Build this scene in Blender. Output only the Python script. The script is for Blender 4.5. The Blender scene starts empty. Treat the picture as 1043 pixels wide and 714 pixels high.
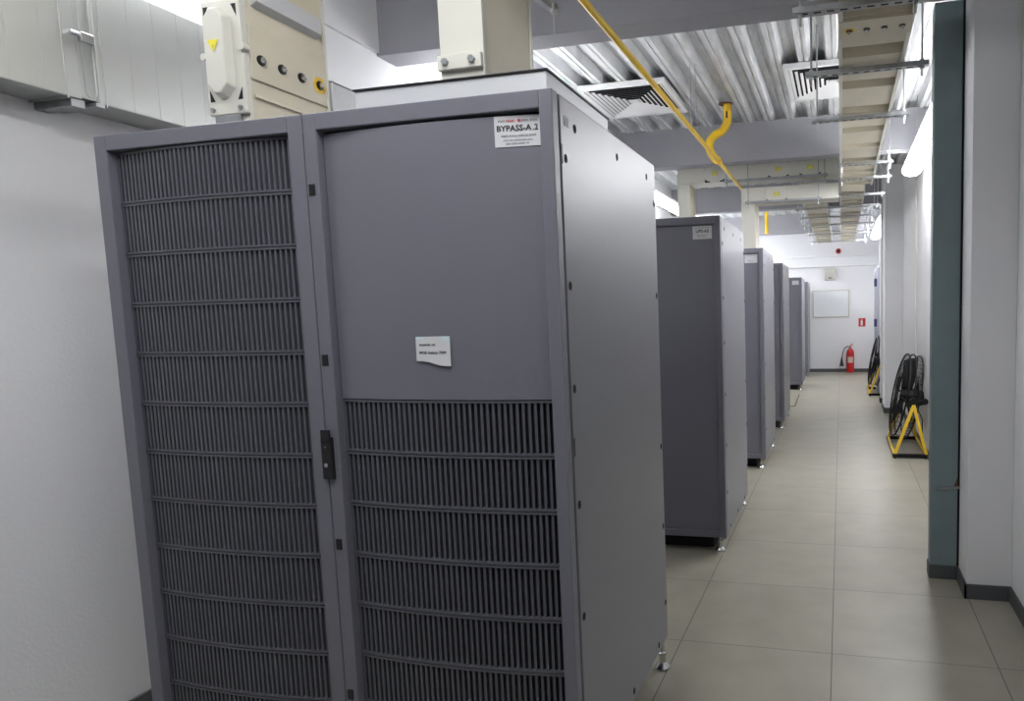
import bpy, bmesh, math, random
from mathutils import Vector, Matrix
random.seed(7)
SC = bpy.context.scene
COL = SC.collection
PI = math.pi

# ------------------------------------------------------------------ materials
def mat(name, col, rough=.5, metal=0., bump=0., bscale=60., var=0., vscale=6., emit=None, estr=0., spec=.5, stretch=(1, 1, 1)):
    m = bpy.data.materials.new(name); m.use_nodes = True
    nt = m.node_tree; b = nt.nodes['Principled BSDF']
    b.inputs['Base Color'].default_value = (*col, 1)
    b.inputs['Roughness'].default_value = rough
    b.inputs['Metallic'].default_value = metal
    b.inputs['Specular IOR Level'].default_value = spec
    if emit:
        b.inputs['Emission Color'].default_value = (*emit, 1); b.inputs['Emission Strength'].default_value = estr
    if bump or var:
        tc = nt.nodes.new('ShaderNodeTexCoord'); mp = nt.nodes.new('ShaderNodeMapping')
        mp.inputs['Scale'].default_value = stretch
        nt.links.new(tc.outputs['Object'], mp.inputs['Vector'])
    if bump:
        n = nt.nodes.new('ShaderNodeTexNoise'); n.inputs['Scale'].default_value = bscale; n.inputs['Detail'].default_value = 3
        bp = nt.nodes.new('ShaderNodeBump'); bp.inputs['Strength'].default_value = bump; bp.inputs['Distance'].default_value = .004
        nt.links.new(mp.outputs[0], n.inputs['Vector']); nt.links.new(n.outputs['Fac'], bp.inputs['Height']); nt.links.new(bp.outputs[0], b.inputs['Normal'])
    if var:
        n = nt.nodes.new('ShaderNodeTexNoise'); n.inputs['Scale'].default_value = vscale; n.inputs['Detail'].default_value = 5
        r = nt.nodes.new('ShaderNodeValToRGB')
        r.color_ramp.elements[0].position = .3; r.color_ramp.elements[1].position = .7
        r.color_ramp.elements[0].color = (*[c * (1 - var) for c in col], 1)
        r.color_ramp.elements[1].color = (*[min(1, c * (1 + var)) for c in col], 1)
        nt.links.new(mp.outputs[0], n.inputs['Vector']); nt.links.new(n.outputs['Fac'], r.inputs[0]); nt.links.new(r.outputs[0], b.inputs['Base Color'])
    return m

M = dict(
    cab=mat('cabinet_grey_paint', (.163, .163, .194), .38, bump=.12, bscale=500),
    cabside=mat('cabinet_side_paint', (.170, .170, .193), .34, bump=.10, bscale=400),
    louver=mat('louver_grey_paint', (.092, .094, .112), .42),
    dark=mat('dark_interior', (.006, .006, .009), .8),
    black=mat('black_plastic', (.010, .010, .012), .4),
    fanblk=mat('fan_black_enamel', (.008, .008, .009), .6, spec=.25),
    rubber=mat('dark_grey_skirting', (.080, .083, .090), .55),
    chrome=mat('bright_steel', (.62, .63, .64), .25, 1.),
    zinc=mat('zinc_plated_steel', (.36, .37, .38), .42, .80, var=.15, vscale=20),
    galv=mat('galvanized_deck', (.74, .75, .76), .45, .28, var=.12, vscale=5, stretch=(3, 1, 1)),
    duct=mat('duct_sheet_metal', (.42, .43, .42), .33, .75, bump=.03, bscale=8, var=.05, vscale=3),
    plen=mat('plenum_sheet', (.60, .61, .63), .45, .25),
    beige=mat('beige_busway_paint', (.62, .57, .45), .45, var=.05, vscale=5),
    beigel=mat('cream_cover_paint', (.66, .65, .58), .4),
    wall=mat('white_wall_paint', (.76, .765, .785), .7, bump=.12, bscale=90, var=.012, vscale=2),
    beam=mat('grey_beam_paint', (.31, .31, .335), .6, bump=.15, bscale=30, var=.05, vscale=2),
    teal=mat('teal_steel_paint', (.180, .235, .248), .45, bump=.15, bscale=25, var=.10, vscale=5),
    white=mat('white_enamel', (.78, .78, .78), .45),
    paper=mat('white_paper', (.60, .60, .62), .7),
    ink=mat('black_ink', (.03, .03, .035), .8),
    greyink=mat('grey_ink', (.25, .25, .27), .8),
    red=mat('red_paint', (.55, .02, .02), .4),
    redink=mat('red_ink', (.55, .10, .10), .8),
    yellow=mat('yellow_gas_pipe_paint', (.80, .50, .015), .35, var=.06, vscale=8),
    fanyel=mat('fan_yellow_paint', (.80, .52, .03), .4),
    warn=mat('warning_yellow', (.85, .75, .03), .5),
    rust=mat('rusty_steel', (.12, .055, .03), .85, var=.5, vscale=30),
    board=mat('whiteboard_surface', (.76, .78, .80), .3),
    pale=mat('pale_beige_plastic', (.55, .53, .47), .5),
    blue=mat('dark_blue_plastic', (.03, .03, .12), .5),
    door=mat('grey_door_paint', (.42, .43, .50), .5),
    tapeink=mat('pale_teal_tape', (.55, .70, .72), .6),
    foam=mat('black_gap_seal', (.012, .011, .01), .9),
    peach=mat('peach_primer', (.62, .42, .32), .6),
    softlamp=mat('luminous_diffuser_dimmed', (.9, .9, .9), .5, emit=(.97, .98, 1.0), estr=9.0),
    midlamp=mat('luminous_diffuser_medium', (.9, .9, .9), .5, emit=(.97, .98, 1.0), estr=21.0),
    lamp=mat('luminous_diffuser', (.9, .9, .9), .5, emit=(.97, .98, 1.0), estr=19.0),
)

def floor_mat():
    m = bpy.data.materials.new('floor_tiles'); m.use_nodes = True
    nt = m.node_tree; b = nt.nodes['Principled BSDF']; L = nt.links.new
    tc = nt.nodes.new('ShaderNodeTexCoord'); sp = nt.nodes.new('ShaderNodeSeparateXYZ'); L(tc.outputs['Object'], sp.inputs[0])
    def mt(op, a, b2=None, c=None):
        n = nt.nodes.new('ShaderNodeMath'); n.operation = op
        for i, v in enumerate((a, b2, c)):
            if v is None: continue
            if isinstance(v, (int, float)): n.inputs[i].default_value = v
            else: L(v, n.inputs[i])
        return n.outputs[0]
    def seam(o, off, w):
        t = mt('DIVIDE', mt('SUBTRACT', o, off), .6)
        f = mt('ABSOLUTE', mt('SUBTRACT', mt('FRACT', mt('ADD', t, .5)), .5))
        return mt('LESS_THAN', f, w / .6 / 2), mt('FLOOR', t)
    sx, ix = seam(sp.outputs['X'], .579, .0042); sy, iy = seam(sp.outputs['Y'], 1.0975, .0042)
    cb = nt.nodes.new('ShaderNodeCombineXYZ'); L(ix, cb.inputs[0]); L(iy, cb.inputs[1])
    wn = nt.nodes.new('ShaderNodeTexWhiteNoise'); wn.noise_dimensions = '3D'; L(cb.outputs[0], wn.inputs['Vector'])
    nz = nt.nodes.new('ShaderNodeTexNoise'); nz.inputs['Scale'].default_value = 5; nz.inputs['Detail'].default_value = 6; L(tc.outputs['Object'], nz.inputs['Vector'])
    r = nt.nodes.new('ShaderNodeValToRGB'); r.color_ramp.elements[0].position = .3; r.color_ramp.elements[1].position = .7
    r.color_ramp.elements[0].color = (.288, .272, .218, 1); r.color_ramp.elements[1].color = (.338, .320, .258, 1)
    L(nz.outputs['Fac'], r.inputs[0])
    br = mt('ADD', mt('MULTIPLY', wn.outputs['Value'], .10), .95)
    mx = nt.nodes.new('ShaderNodeMix'); mx.data_type = 'RGBA'; mx.blend_type = 'MULTIPLY'; mx.inputs[0].default_value = 1
    cc = nt.nodes.new('ShaderNodeCombineColor')
    for i in range(3): L(br, cc.inputs[i])
    L(r.outputs[0], mx.inputs[6]); L(cc.outputs[0], mx.inputs[7])
    sm = mt('MAXIMUM', sx, mt('MULTIPLY', sy, .75))
    m2 = nt.nodes.new('ShaderNodeMix'); m2.data_type = 'RGBA'; L(sm, m2.inputs[0]); L(mx.outputs[2], m2.inputs[6]); m2.inputs[7].default_value = (.10, .10, .085, 1)
    L(m2.outputs[2], b.inputs['Base Color']); b.inputs['Roughness'].default_value = .38
    n3 = nt.nodes.new('ShaderNodeTexNoise'); n3.inputs['Scale'].default_value = 9; L(tc.outputs['Object'], n3.inputs['Vector'])
    bp = nt.nodes.new('ShaderNodeBump'); bp.inputs['Strength'].default_value = .08; bp.inputs['Distance'].default_value = .004
    L(n3.outputs['Fac'], bp.inputs['Height']); L(bp.outputs[0], b.inputs['Normal'])
    return m
M['floor'] = floor_mat()

# ------------------------------------------------------------------ mesh builder
class MB:
    def __init__(s): s.v = []; s.f = []; s.mi = []; s.ms = []
    def _m(s, m):
        if m is None: return 0 if s.ms else s._m(M['cab'])
        m = M[m] if isinstance(m, str) else m
        if m not in s.ms: s.ms.append(m)
        return s.ms.index(m)
    def add(s, vs, fs, m):
        k = len(s.v); i = s._m(m)
        s.v += [tuple(v) for v in vs]
        for f in fs: s.f.append(tuple(k + j for j in f)); s.mi.append(i)
        return s
    def box(s, x0, x1, y0, y1, z0, z1, m):
        x0, x1 = sorted((x0, x1)); y0, y1 = sorted((y0, y1)); z0, z1 = sorted((z0, z1))
        vs = [(x0, y0, z0), (x1, y0, z0), (x1, y1, z0), (x0, y1, z0), (x0, y0, z1), (x1, y0, z1), (x1, y1, z1), (x0, y1, z1)]
        return s.add(vs, [(0, 3, 2, 1), (4, 5, 6, 7), (0, 1, 5, 4), (1, 2, 6, 5), (2, 3, 7, 6), (3, 0, 4, 7)], m)
    def tube(s, pts, r, m, n=10, cap=True, closed=False):
        pts = [Vector(p) for p in pts]; vs = []; fs = []; N = len(pts)
        rs = r if isinstance(r, (list, tuple)) else [r] * N
        up = None
        for i, p in enumerate(pts):
            if closed: t = (pts[(i + 1) % N] - pts[i - 1])
            else: t = (pts[min(i + 1, N - 1)] - pts[max(i - 1, 0)])
            t.normalize()
            if up is None:
                up = Vector((0, 0, 1)) if abs(t.z) < .9 else Vector((1, 0, 0))
            a = t.cross(up); a.normalize(); b = a.cross(t); b.normalize(); up = b
            for k in range(n):
                q = 2 * PI * k / n
                vs.append(p + (a * math.cos(q) + b * math.sin(q)) * rs[i])
        for i in range(N if closed else N - 1):
            j = (i + 1) % N
            for k in range(n):
                l = (k + 1) % n
                fs.append((i * n + k, i * n + l, j * n + l, j * n + k))
        if cap and not closed:
            fs.append(tuple(range(n - 1, -1, -1))); fs.append(tuple((N - 1) * n + k for k in range(n)))
        return s.add(vs, fs, m)
    def lathe(s, c, prof, m, n=20, axis='z'):
        vs = []; fs = []
        for (r, h) in prof:
            for k in range(n):
                q = 2 * PI * k / n; a, b = r * math.cos(q), r * math.sin(q)
                v = {'z': (a, b, h), 'x': (h, a, b), 'y': (a, h, b)}[axis]
                vs.append((c[0] + v[0], c[1] + v[1], c[2] + v[2]))
        for i in range(len(prof) - 1):
            for k in range(n):
                l = (k + 1) % n
                fs.append((i * n + k, i * n + l, (i + 1) * n + l, (i + 1) * n + k))
        fs.append(tuple(range(n - 1, -1, -1))); fs.append(tuple((len(prof) - 1) * n + k for k in range(n)))
        return s.add(vs, fs, m)
    def prism(s, prof, a0, a1, m, axis='y'):
        n = len(prof); vs = []
        for a in (a0, a1):
            for (p, q) in prof:
                vs.append({'y': (p, a, q), 'x': (a, p, q), 'z': (p, q, a)}[axis])
        fs = [(i, (i + 1) % n, n + (i + 1) % n, n + i) for i in range(n)] + [tuple(range(n - 1, -1, -1)), tuple(range(n, 2 * n))]
        return s.add(vs, fs, m)
    def bar(s, p, q, w, h, m, up=(0, 0, 1)):
        p, q = Vector(p), Vector(q); t = (q - p).normalized(); a = t.cross(Vector(up))
        if a.length < .01: a = t.cross(Vector((1, 0, 0)))
        a.normalize(); b = a.cross(t).normalized(); a = a * w / 2; b = b * h / 2
        vs = [p - a - b, p + a - b, p + a + b, p - a + b, q - a - b, q + a - b, q + a + b, q - a + b]
        return s.add(vs, [(0, 3, 2, 1), (4, 5, 6, 7), (0, 1, 5, 4), (1, 2, 6, 5), (2, 3, 7, 6), (3, 0, 4, 7)], m)
    def warp(s, fn): s.v = [fn(*v) for v in s.v]; return s
    def build(s, name, parent=None, loc=None, bevel=0., smooth=None, seg=2):
        me = bpy.data.meshes.new(name); off = Vector(loc) if loc else Vector((0, 0, 0))
        me.from_pydata([Vector(v) - off for v in s.v], [], s.f)
        for m in s.ms: me.materials.append(m)
        me.polygons.foreach_set('material_index', s.mi)
        bm = bmesh.new(); bm.from_mesh(me); bmesh.ops.recalc_face_normals(bm, faces=bm.faces); bm.to_mesh(me); bm.free()
        me.update()
        if smooth: me.shade_smooth(); me.set_sharp_from_angle(angle=math.radians(smooth))
        o = bpy.data.objects.new(name, me); COL.objects.link(o); o.location = off
        if parent: o.parent = parent
        if bevel:
            md = o.modifiers.new('bevel', 'BEVEL'); md.width = bevel; md.segments = seg; md.limit_method = 'ANGLE'; md.harden_normals = False
        return o

def thing(name, label, cat, loc=(0, 0, 0), group=None, rz=0):
    o = bpy.data.objects.new(name, None); COL.objects.link(o); o.location = loc; o.rotation_euler = (0, 0, rz)
    o.empty_display_size = .1
    return tag(o, label, cat, group)
def tag(o, label, cat, group=None):
    o['label'] = label; o['category'] = cat
    if group: o['group'] = group
    return o
def struct(o): o['kind'] = 'structure'; return o
def copy_tree(o, parent=None):
    c = o.copy(); COL.objects.link(c); c.parent = parent
    for ch in list(o.children): copy_tree(ch, c)
    return c

def text_geo(txt, height, font=None, bold=0.):
    cu = bpy.data.curves.new('t', 'FONT'); cu.body = txt; cu.size = height * 1.4; cu.resolution_u = 2; cu.offset = bold
    ob = bpy.data.objects.new('t', cu); me = bpy.data.meshes.new_from_object(ob)
    vs = [v.co.copy() for v in me.vertices]; fs = [tuple(p.vertices) for p in me.polygons]
    bpy.data.objects.remove(ob); bpy.data.curves.remove(cu); bpy.data.meshes.remove(me)
    x0 = min(v.x for v in vs); x1 = max(v.x for v in vs); y0 = min(v.y for v in vs); y1 = max(v.y for v in vs)
    return vs, fs, (x0, x1, y0, y1)
def put_text(mb, txt, x0, x1, z0, z1, y, m, bold=0.):
    """text stretched to the rectangle x0..x1, z0..z1 in the plane y, facing -y"""
    vs, fs, (a, b, c, d) = text_geo(txt, z1 - z0, bold=bold)
    mb.add([(x0 + (v.x - a) / (b - a) * (x1 - x0), y, z0 + (v.y - c) / (d - c) * (z1 - z0)) for v in vs], fs, m)
def words(mb, x0, x1, z, h, y, m, rnd):
    """a line of print too small to read"""
    x = x0
    while x < x1 - h:
        w = min(x1 - x, h * rnd.uniform(2.0, 5.5)); k = x
        while k < x + w:
            mb.add([(k, y, z), (k + h * .42, y, z), (k + h * .42, y, z + h * rnd.uniform(.7, 1)), (k, y, z + h * rnd.uniform(.7, 1))], [(0, 1, 2, 3)], m)
            k += h * .62
        x += w + h * .8

# ------------------------------------------------------------------ room shell
ZD, ZB = 3.04, 2.70
YF, YB = 12.55, -2.6
XL, XR = -1.744, 1.36
def slab(name, a, m, **k): return struct(MB().box(*a, m).build(name, **k))
fl = slab('floor', (XL - .3, XR + .3, YB - .3, YF + .3, -.1, 0), 'floor')
slab('wall_left', (XL - .2, XL, YB, YF, 0, ZD + .14), 'wall')
slab('wall_right', (XR, XR + .2, YB, YF, 0, ZD + .14), 'wall')
slab('wall_far', (XL - .2, XR + .2, YF, YF + .2, 0, ZD + .14), 'wall')
# profiled metal deck with ribs running down the room
mb = MB(); P = .19; x = XL - .19; prof = []
while x < XR + .2:
    prof += [(x, 0), (x + .022, 0), (x + .025, .014), (x + .033, .014), (x + .036, 0), (x + .060, 0), (x + .078, .074), (x + .106, .074), (x + .110, .066), (x + .130, .066), (x + .134, .074), (x + .164, .074), (x + .182, 0)]
    x += P
vs = []; fs = []
for (a, b) in prof: vs += [(a, YB, ZD + b), (a, YF, ZD + b)]
for i in range(len(prof) - 1): fs.append((2 * i, 2 * i + 2, 2 * i + 3, 2 * i + 1))
mb.add(vs, fs, 'galv')
mb.box(XL - .2, XR + .2, YB, YF, ZD + .10, ZD + .2, 'galv')
struct(mb.build('ceiling'))
# cross beams
ty = [1.74, 4.80, 7.86, 10.92, -1.32]
for i, y in enumerate(ty):
    slab('trim_%d' % (i + 1), (XL, XR, y, y + .16, ZB, ZD + .01), 'beam', bevel=.004)
# edge beam along the left wall, above the white wall face
slab('trim_7', (XL, XL + .02, YB, YF, ZB + .015, ZD + .01), 'wall')
# masonry piers on the right
for i, (y0, y1) in enumerate([(1.70, 2.20), (7.10, 7.62), (8.0, 8.16)]):
    slab('trim_%d' % (8 + i), (1.172 if i == 0 else 1.15, XR, y0, y1, 0, ZB if i == 0 else ZD), 'wall', bevel=.003)
# skirting
BH = .068
def skirt(name, segs):
    mb = MB()
    for s in segs: mb.box(*s, 0, BH, 'rubber')
    struct(mb.build(name, bevel=.002))
skirt('baseboard_left', [(XL, XL + .012, YB, YF)])
skirt('baseboard_far', [(XL, XR, YF - .012, YF)])
skirt('baseboard_right', [(XR - .012, XR, YB, 1.70), (1.16, XR, 1.688, 1.70), (1.160, 1.172, 1.688, 1.90), (XR - .012, XR, 2.2, 7.1), (1.138, XR, 7.088, 7.1), (1.138, 1.15, 7.088, 7.62), (XR - .012, XR, 7.62, 8.0), (1.138, XR, 7.988, 8.0), (1.138, 1.15, 7.988, 8.16), (XR - .012, XR, 8.16, YF)])

# ------------------------------------------------------------------ cabinets
W, D, G, H = .65, .82, .16, 1.832
NS = 38
def bow(x, xa, xb):
    u = (x - xa) / (xb - xa); u = min(1, max(0, u))
    return .023 - .017 * (1 - (2 * u - 1) ** 2)
def curved_panel(mb, xa, xb, z0, z1, m, dy=0., th=.003, n=16):
    vs = []; fs = []
    for i in range(n + 1):
        x = xa + (xb - xa) * i / n; y = bow(x, xa, xb) + dy
        vs += [(x, y, z0), (x, y, z1), (x, y + th, z0), (x, y + th, z1)]
    for i in range(n):
        a, b = 4 * i, 4 * i + 4
        fs += [(a, b, b + 1, a + 1), (a + 2, a + 3, b + 3, b + 2), (a + 1, b + 1, b + 3, a + 3), (a, a + 2, b + 2, b)]
    fs += [(0, 1, 3, 2), (4 * n, 4 * n + 2, 4 * n + 3, 4 * n + 1)]
    mb.add(vs, fs, m)
def louver(mb, xa, xb, ztop, pitch, nb):
    for b in range(nb):
        zt = ztop - b * pitch - .0012; zb = ztop - (b + 1) * pitch + .0012
        curved_panel(mb, xa, xb, zt - .0055, zt, 'louver', -.001, .010, 20)
        curved_panel(mb, xa, xb, zb, zb + .0055, 'louver', -.001, .010, 20)
        for k in range(NS + 1):
            x = xa + .004 + (xb - xa - .008) * k / NS; y = bow(x, xa, xb)
            vs = []
            for z in (zb + .004, zt - .004):
                vs += [(x - .0034, y + .001, z), (x + .0034, y + .001, z), (x + .0026, y + .012, z), (x - .0026, y + .012, z)]
            mb.add(vs, [(0, 1, 5, 4), (1, 2, 6, 5), (2, 3, 7, 6), (3, 0, 4, 7)], 'louver')
def door_frame(x0, x1, a, b, zt, zb, y1=.030):
    mb = MB()
    mb.box(x0, a, 0, y1, G, H, 'cab'); mb.box(b, x1, 0, y1, G, H, 'cab')
    mb.box(a, b, 0, y1, zt, H, 'cab'); mb.box(a, b, 0, y1, G, zb, 'cab')
    return mb
def foot(parent, x, y):
    mb = MB(); mb.lathe((x, y, 0), [(.026, 0), (.028, .006), (.024, .012), (.013, .022), (.011, .045), (.014, .05), (.014, .062), (.008, .064), (.008, G + .01)], 'chrome', 18)
    return mb.build('levelling_foot', parent, loc=(x, y, 0), smooth=40)
def cabinet(label, y, style, lbl, front=True):
    D_ = .82 if style == 'bypass' else .86
    t = thing('equipment_cabinet', label, 'cabinet', (-.65, y, 0), 'grey equipment cabinets in the row')
    root = t
    def B(mb, name, par=root, **k):
        o = mb.build(name, par, **k); return o
    def sh(mb): return mb.warp(lambda a, b, c: (a + .65, b, c))
    g = G if style == 'bypass' else .088
    # carcass (left side, back, top, bottom) behind the doors
    b = MB(); b.box(-1.30, -.016, .039, D_, g + .002, H - .003, 'cabside')
    B(sh(b), 'carcass', bevel=.003)
    gk = MB(); gk.box(-1.29, -.004, .0315, .0385, g + .002, H - .003, 'dark'); B(sh(gk), 'door_gap_shade')  # near-black fill paints the shade in the gap behind the doors
    s = MB(); s.box(-.015, 0, .039, D_ + .002, g, H, 'cabside')
    so = B(sh(s), 'side_panel', bevel=.0035, seg=2)
    for (yy, zz) in [(.125, 1.775), (.43, 1.775), (.72, 1.775), (.064, 1.693), (.060, 1.401), (.060, 1.158), (.060, .876), (.060, .595), (.060, .33), (D_ - .02, 1.70), (D_ - .02, 1.39), (D_ - .02, .865), (D_ - .02, .578), (D_ - .02, .297), (.70, g + .028), (.42, g + .028), (.14, g + .028)]:
        f = MB(); f.lathe((0, yy, zz), [(.0078, -.002), (.0078, .0012), (.006, .0013), (.005, .0002)], 'dark', 12, 'x')
        f.warp(lambda a, c, d, zz=zz: (a, c, zz + (d - zz) * 1.35)); B(sh(f), 'screw_socket', so)
    if style == 'bypass':
        n = MB(); n.box(0, .001, .062, .09, 1.768, 1.79, 'paper'); B(sh(n), 'small_sticker', so)
        for zz in (1.70, 1.02):
            n = MB(); n.box(-.002, .0008, .0425, .0490, zz - .022, zz + .022, 'black'); B(sh(n), 'hinge_slot', so)
    bs = MB(); bs.box(-1.22, -.09, .09, D_ - .03, 0, g - .002, 'dark'); B(sh(bs), 'underside_shade')  # near-black block stands in for the shade under the cabinet
    # recess behind the doors
    zb = g + .035; zt = 1.792
    for side in (0, 1):
        x0, x1 = (-1.30, -.6525) if side == 0 else (-.6495, 0)
        a, c = (x0 + .040, x1 - .042) if side == 0 else (x0 + .036, x1 - .032)
        fr = MB()
        fr.box(x0, a, 0, .031, g, H, 'cab'); fr.box(c, x1, 0, .031, g, H, 'cab')
        fr.box(a, c, 0, .031, zt, H, 'cab'); fr.box(a, c, 0, .031, g, zb, 'cab')
        do = B(sh(fr), 'door', bevel=.0025)
        if style == 'bypass':
            lv = MB()
            if side == 0:
                louver(lv, a + .002, c - .002, 1.790, .1337, 12)
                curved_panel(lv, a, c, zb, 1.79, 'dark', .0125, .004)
            else:
                louver(lv, a + .002, c - .002, 1.136, .1345, 7)
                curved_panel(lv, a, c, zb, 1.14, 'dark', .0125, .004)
                pn = MB(); curved_panel(pn, a + .003, c - .002, 1.1375, 1.785, 'cab', -.002, .012, 24)
                B(sh(pn), 'blank_panel', do, smooth=30)
            lo = B(sh(lv), 'louver_panel', do)
        else:
            pn = MB(); pn.box(a, c, .017, .025, zb, zt, 'cab')
            B(sh(pn), 'blank_panel', do)
    if style == 'bypass':
        pads = MB()
        for zz in (1.652, 1.236, .764, .36):
            n = MB(); n.box(-.6435, -.6265, -.0022, .002, zz - .014, zz + .014, 'black'); B(sh(n), 'hinge_cap', t, bevel=.001)
        h = MB(); h.box(-.6595, -.629, -.010, .002, .935, 1.042, 'black'); h.box(-.655, -.629, -.014, -.008, 1.034, 1.062, 'black')
        ho = B(sh(h), 'door_handle', t, bevel=.002)
        k = MB(); k.lathe((-.645, -.011, .972), [(.0055, -.002), (.0055, .001)], 'chrome', 14, 'y'); B(sh(k), 'key_lock', ho)
        k = MB(); k.lathe((-.645, -.0105, 1.018), [(.002, -.001), (.002, .001)], 'chrome', 10, 'y'); B(sh(k), 'screw', ho)
    # writing
    rnd = random.Random(3)
    if style == 'bypass':
        A, C = -.6135, -.032
        yy = lambda x: bow(x, A + .003, C - .002) - .0038
        n = MB(); n.box(-.1465, -.0345, 0, .0008, 1.716, 1.784, 'paper')
        put_text(n, 'BYPASS-A', -.1405, -.0585, 1.7500, 1.7635, -.0004, M['ink'], bold=.0005); put_text(n, '.2', -.0555, -.0435, 1.7500, 1.7635, -.0004, M['ink'], bold=.0005)
        words(n, -.137, -.119, 1.7705, .0055, -.0004, M['greyink'], rnd); words(n, -.118, -.091, 1.7705, .0055, -.0004, M['redink'], rnd)
        words(n, -.083, -.046, 1.7705, .0055, -.0004, M['greyink'], rnd)
        n.lathe((-.0875, -.0003, 1.773), [(.0034, -.0002), (.0034, 0)], 'red', 10, 'y')
        words(n, -.131, -.050, 1.738, .0045, -.0004, M['greyink'], rnd); words(n, -.126, -.058, 1.729, .0035, -.0004, M['greyink'], rnd); words(n, -.120, -.066, 1.7215, .0035, -.0004, M['greyink'], rnd)
        n.warp(lambda a, b, c: (a, yy(a) + b, c))
        B(sh(n), 'name_label', t)
        # torn paper note
        n = MB(); N = 16
        top = []; bot = []
        for i in range(N + 1):
            u = i / N; xx = -.378 + .092 * u
            top.append((xx, 1.290 + .0005 * u)); bot.append((xx + .001, 1.232 - .013 * (1 / (1 + math.exp(-(u - .5) * 9)))))
        vs = [(p[0], 0, p[1]) for p in top] + [(p[0], 0, p[1]) for p in bot]
        vs += [(p[0], .0006, p[1]) for p in top] + [(p[0], .0006, p[1]) for p in bot]; k = N + 1
        n.add(vs, [(i, i + 1, k + i + 1, k + i) for i in range(N)] + [(2 * k + i, 3 * k + i, 3 * k + i + 1, 2 * k + i + 1) for i in range(N)], 'paper')
        n.add([(-.377, -.0003, 1.290), (-.287, -.0003, 1.290), (-.287, -.0003, 1.280), (-.377, -.0003, 1.284)], [(0, 1, 2, 3)], 'tapeink')
        words(n, -.368, -.325, 1.268, .0055, -.0005, M['ink'], rnd)
        put_text(n, 'MGE Galaxy 7000', -.368, -.296, 1.2465, 1.2555, -.0005, M['ink'], bold=.0004)
        n.warp(lambda a, b, c: (a, yy(a) + b - .0006 - .003 * (1.29 - c) / .07, c))
        B(sh(n), 'paper_note', t)
    elif lbl:
        n = MB(); n.box(-.152, -.048, .0160, .0172, 1.715, 1.783, 'paper')
        if len(lbl) > 1: put_text(n, lbl, -.134, -.064, 1.748, 1.765, .0156, M['ink'], bold=.0006)
        words(n, -.140, -.060, 1.772, .005, .0156, M['greyink'], rnd); words(n, -.130, -.070, 1.733, .005, .0156, M['greyink'], rnd); words(n, -.125, -.075, 1.724, .004, .0156, M['greyink'], rnd)
        B(sh(n), 'name_label', t)
    # levelling feet and the rear bracket
    for xx in (-1.26, -.042):
        for y2 in (.045, D_ + .065):
            f = MB(); f.lathe((xx, y2, 0), [(.027, 0), (.029, .006), (.025, .013), (.013, .024), (.011, .045), (.0145, .05), (.0145, .062), (.008, .064), (.008, g + .012)], 'chrome', 18)
            f.warp(lambda a, b, c: (a + .65, b, c))
            B(f, 'levelling_foot', t, smooth=40)
        f = MB(); f.box(xx - .025, xx + .018, D_ - .01, D_ + .09, g + .006, g + .03, 'zinc')
        B(sh(f), 'rear_bracket', t, bevel=.002)
    return t
cabinet('grey two-door louvred cabinet nearest the camera with sign BYPASS-A.2', 0, 'bypass', '')
cabinet('grey plain-door cabinet directly behind the big louvred one, white UPS sign at top', 2.07, 'plain', 'UPS-A5')
cabinet('grey plain-door cabinet third from the camera, under the beige vertical busway', 4.02, 'plain', '-')
cabinet('narrow-looking grey cabinet fourth from the camera, without any sign in view', 5.90, 'plain', '')
cabinet('grey cabinet fifth from the camera with a tiny white sign near its top', 9.45, 'plain', '-')
cabinet('farthest grey cabinet of the row, last before the white end wall', 11.42, 'plain', '')

cabinet('unseen grey plain cabinet added beside the camera to shade the near floor and wall', -2.06, 'plain', '')  # out of view, added to keep light off the near floor and left wall
# sheet-metal plenum on the first cabinet
t = thing('cable_entry_box', 'light grey sheet-metal box with black top edge lying on the nearest cabinet', 'metal box', (-.27, .22, H))
mb = MB(); mb.box(-.515, -.020, .022, .42, H + .0005, 1.878, 'plen'); o = mb.build('box_body', t, bevel=.002); o.parent = t; o.location = (.27, -.22, -H)
mb = MB(); mb.box(-.518, -.016, .018, .424, 1.878, 1.8815, 'black'); o = mb.build('top_seal', t); o.location = (.27, -.22, -H)

# ------------------------------------------------------------------ busways
def octo(mb, cx, cz, w, h, y, dep, m, ch=.35):
    c = min(w, h) * ch; p = [(cx - w / 2 + c, cz - h / 2), (cx + w / 2 - c, cz - h / 2), (cx + w / 2, cz - h / 2 + c), (cx + w / 2, cz + h / 2 - c), (cx + w / 2 - c, cz + h / 2), (cx - w / 2 + c, cz + h / 2), (cx - w / 2, cz + h / 2 - c), (cx - w / 2, cz - h / 2 + c)]
    q = [(cx + (a - cx) * .84, cz + (b - cz) * .92) for a, b in p]
    vs = [(a, y, b) for a, b in p] + [(a, y - dep, b) for a, b in q]
    mb.add(vs, [(i, (i + 1) % 8, 8 + (i + 1) % 8, 8 + i) for i in range(8)] + [tuple(range(8, 16))], m)
def tri(mb, cx, cz, s, y, m, down=True):
    d = -1 if down else 1
    mb.add([(cx - s / 2, y, cz - d * s * .43), (cx + s / 2, y, cz - d * s * .43), (cx, y, cz + d * s * .43)], [(0, 1, 2)], m)
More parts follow.
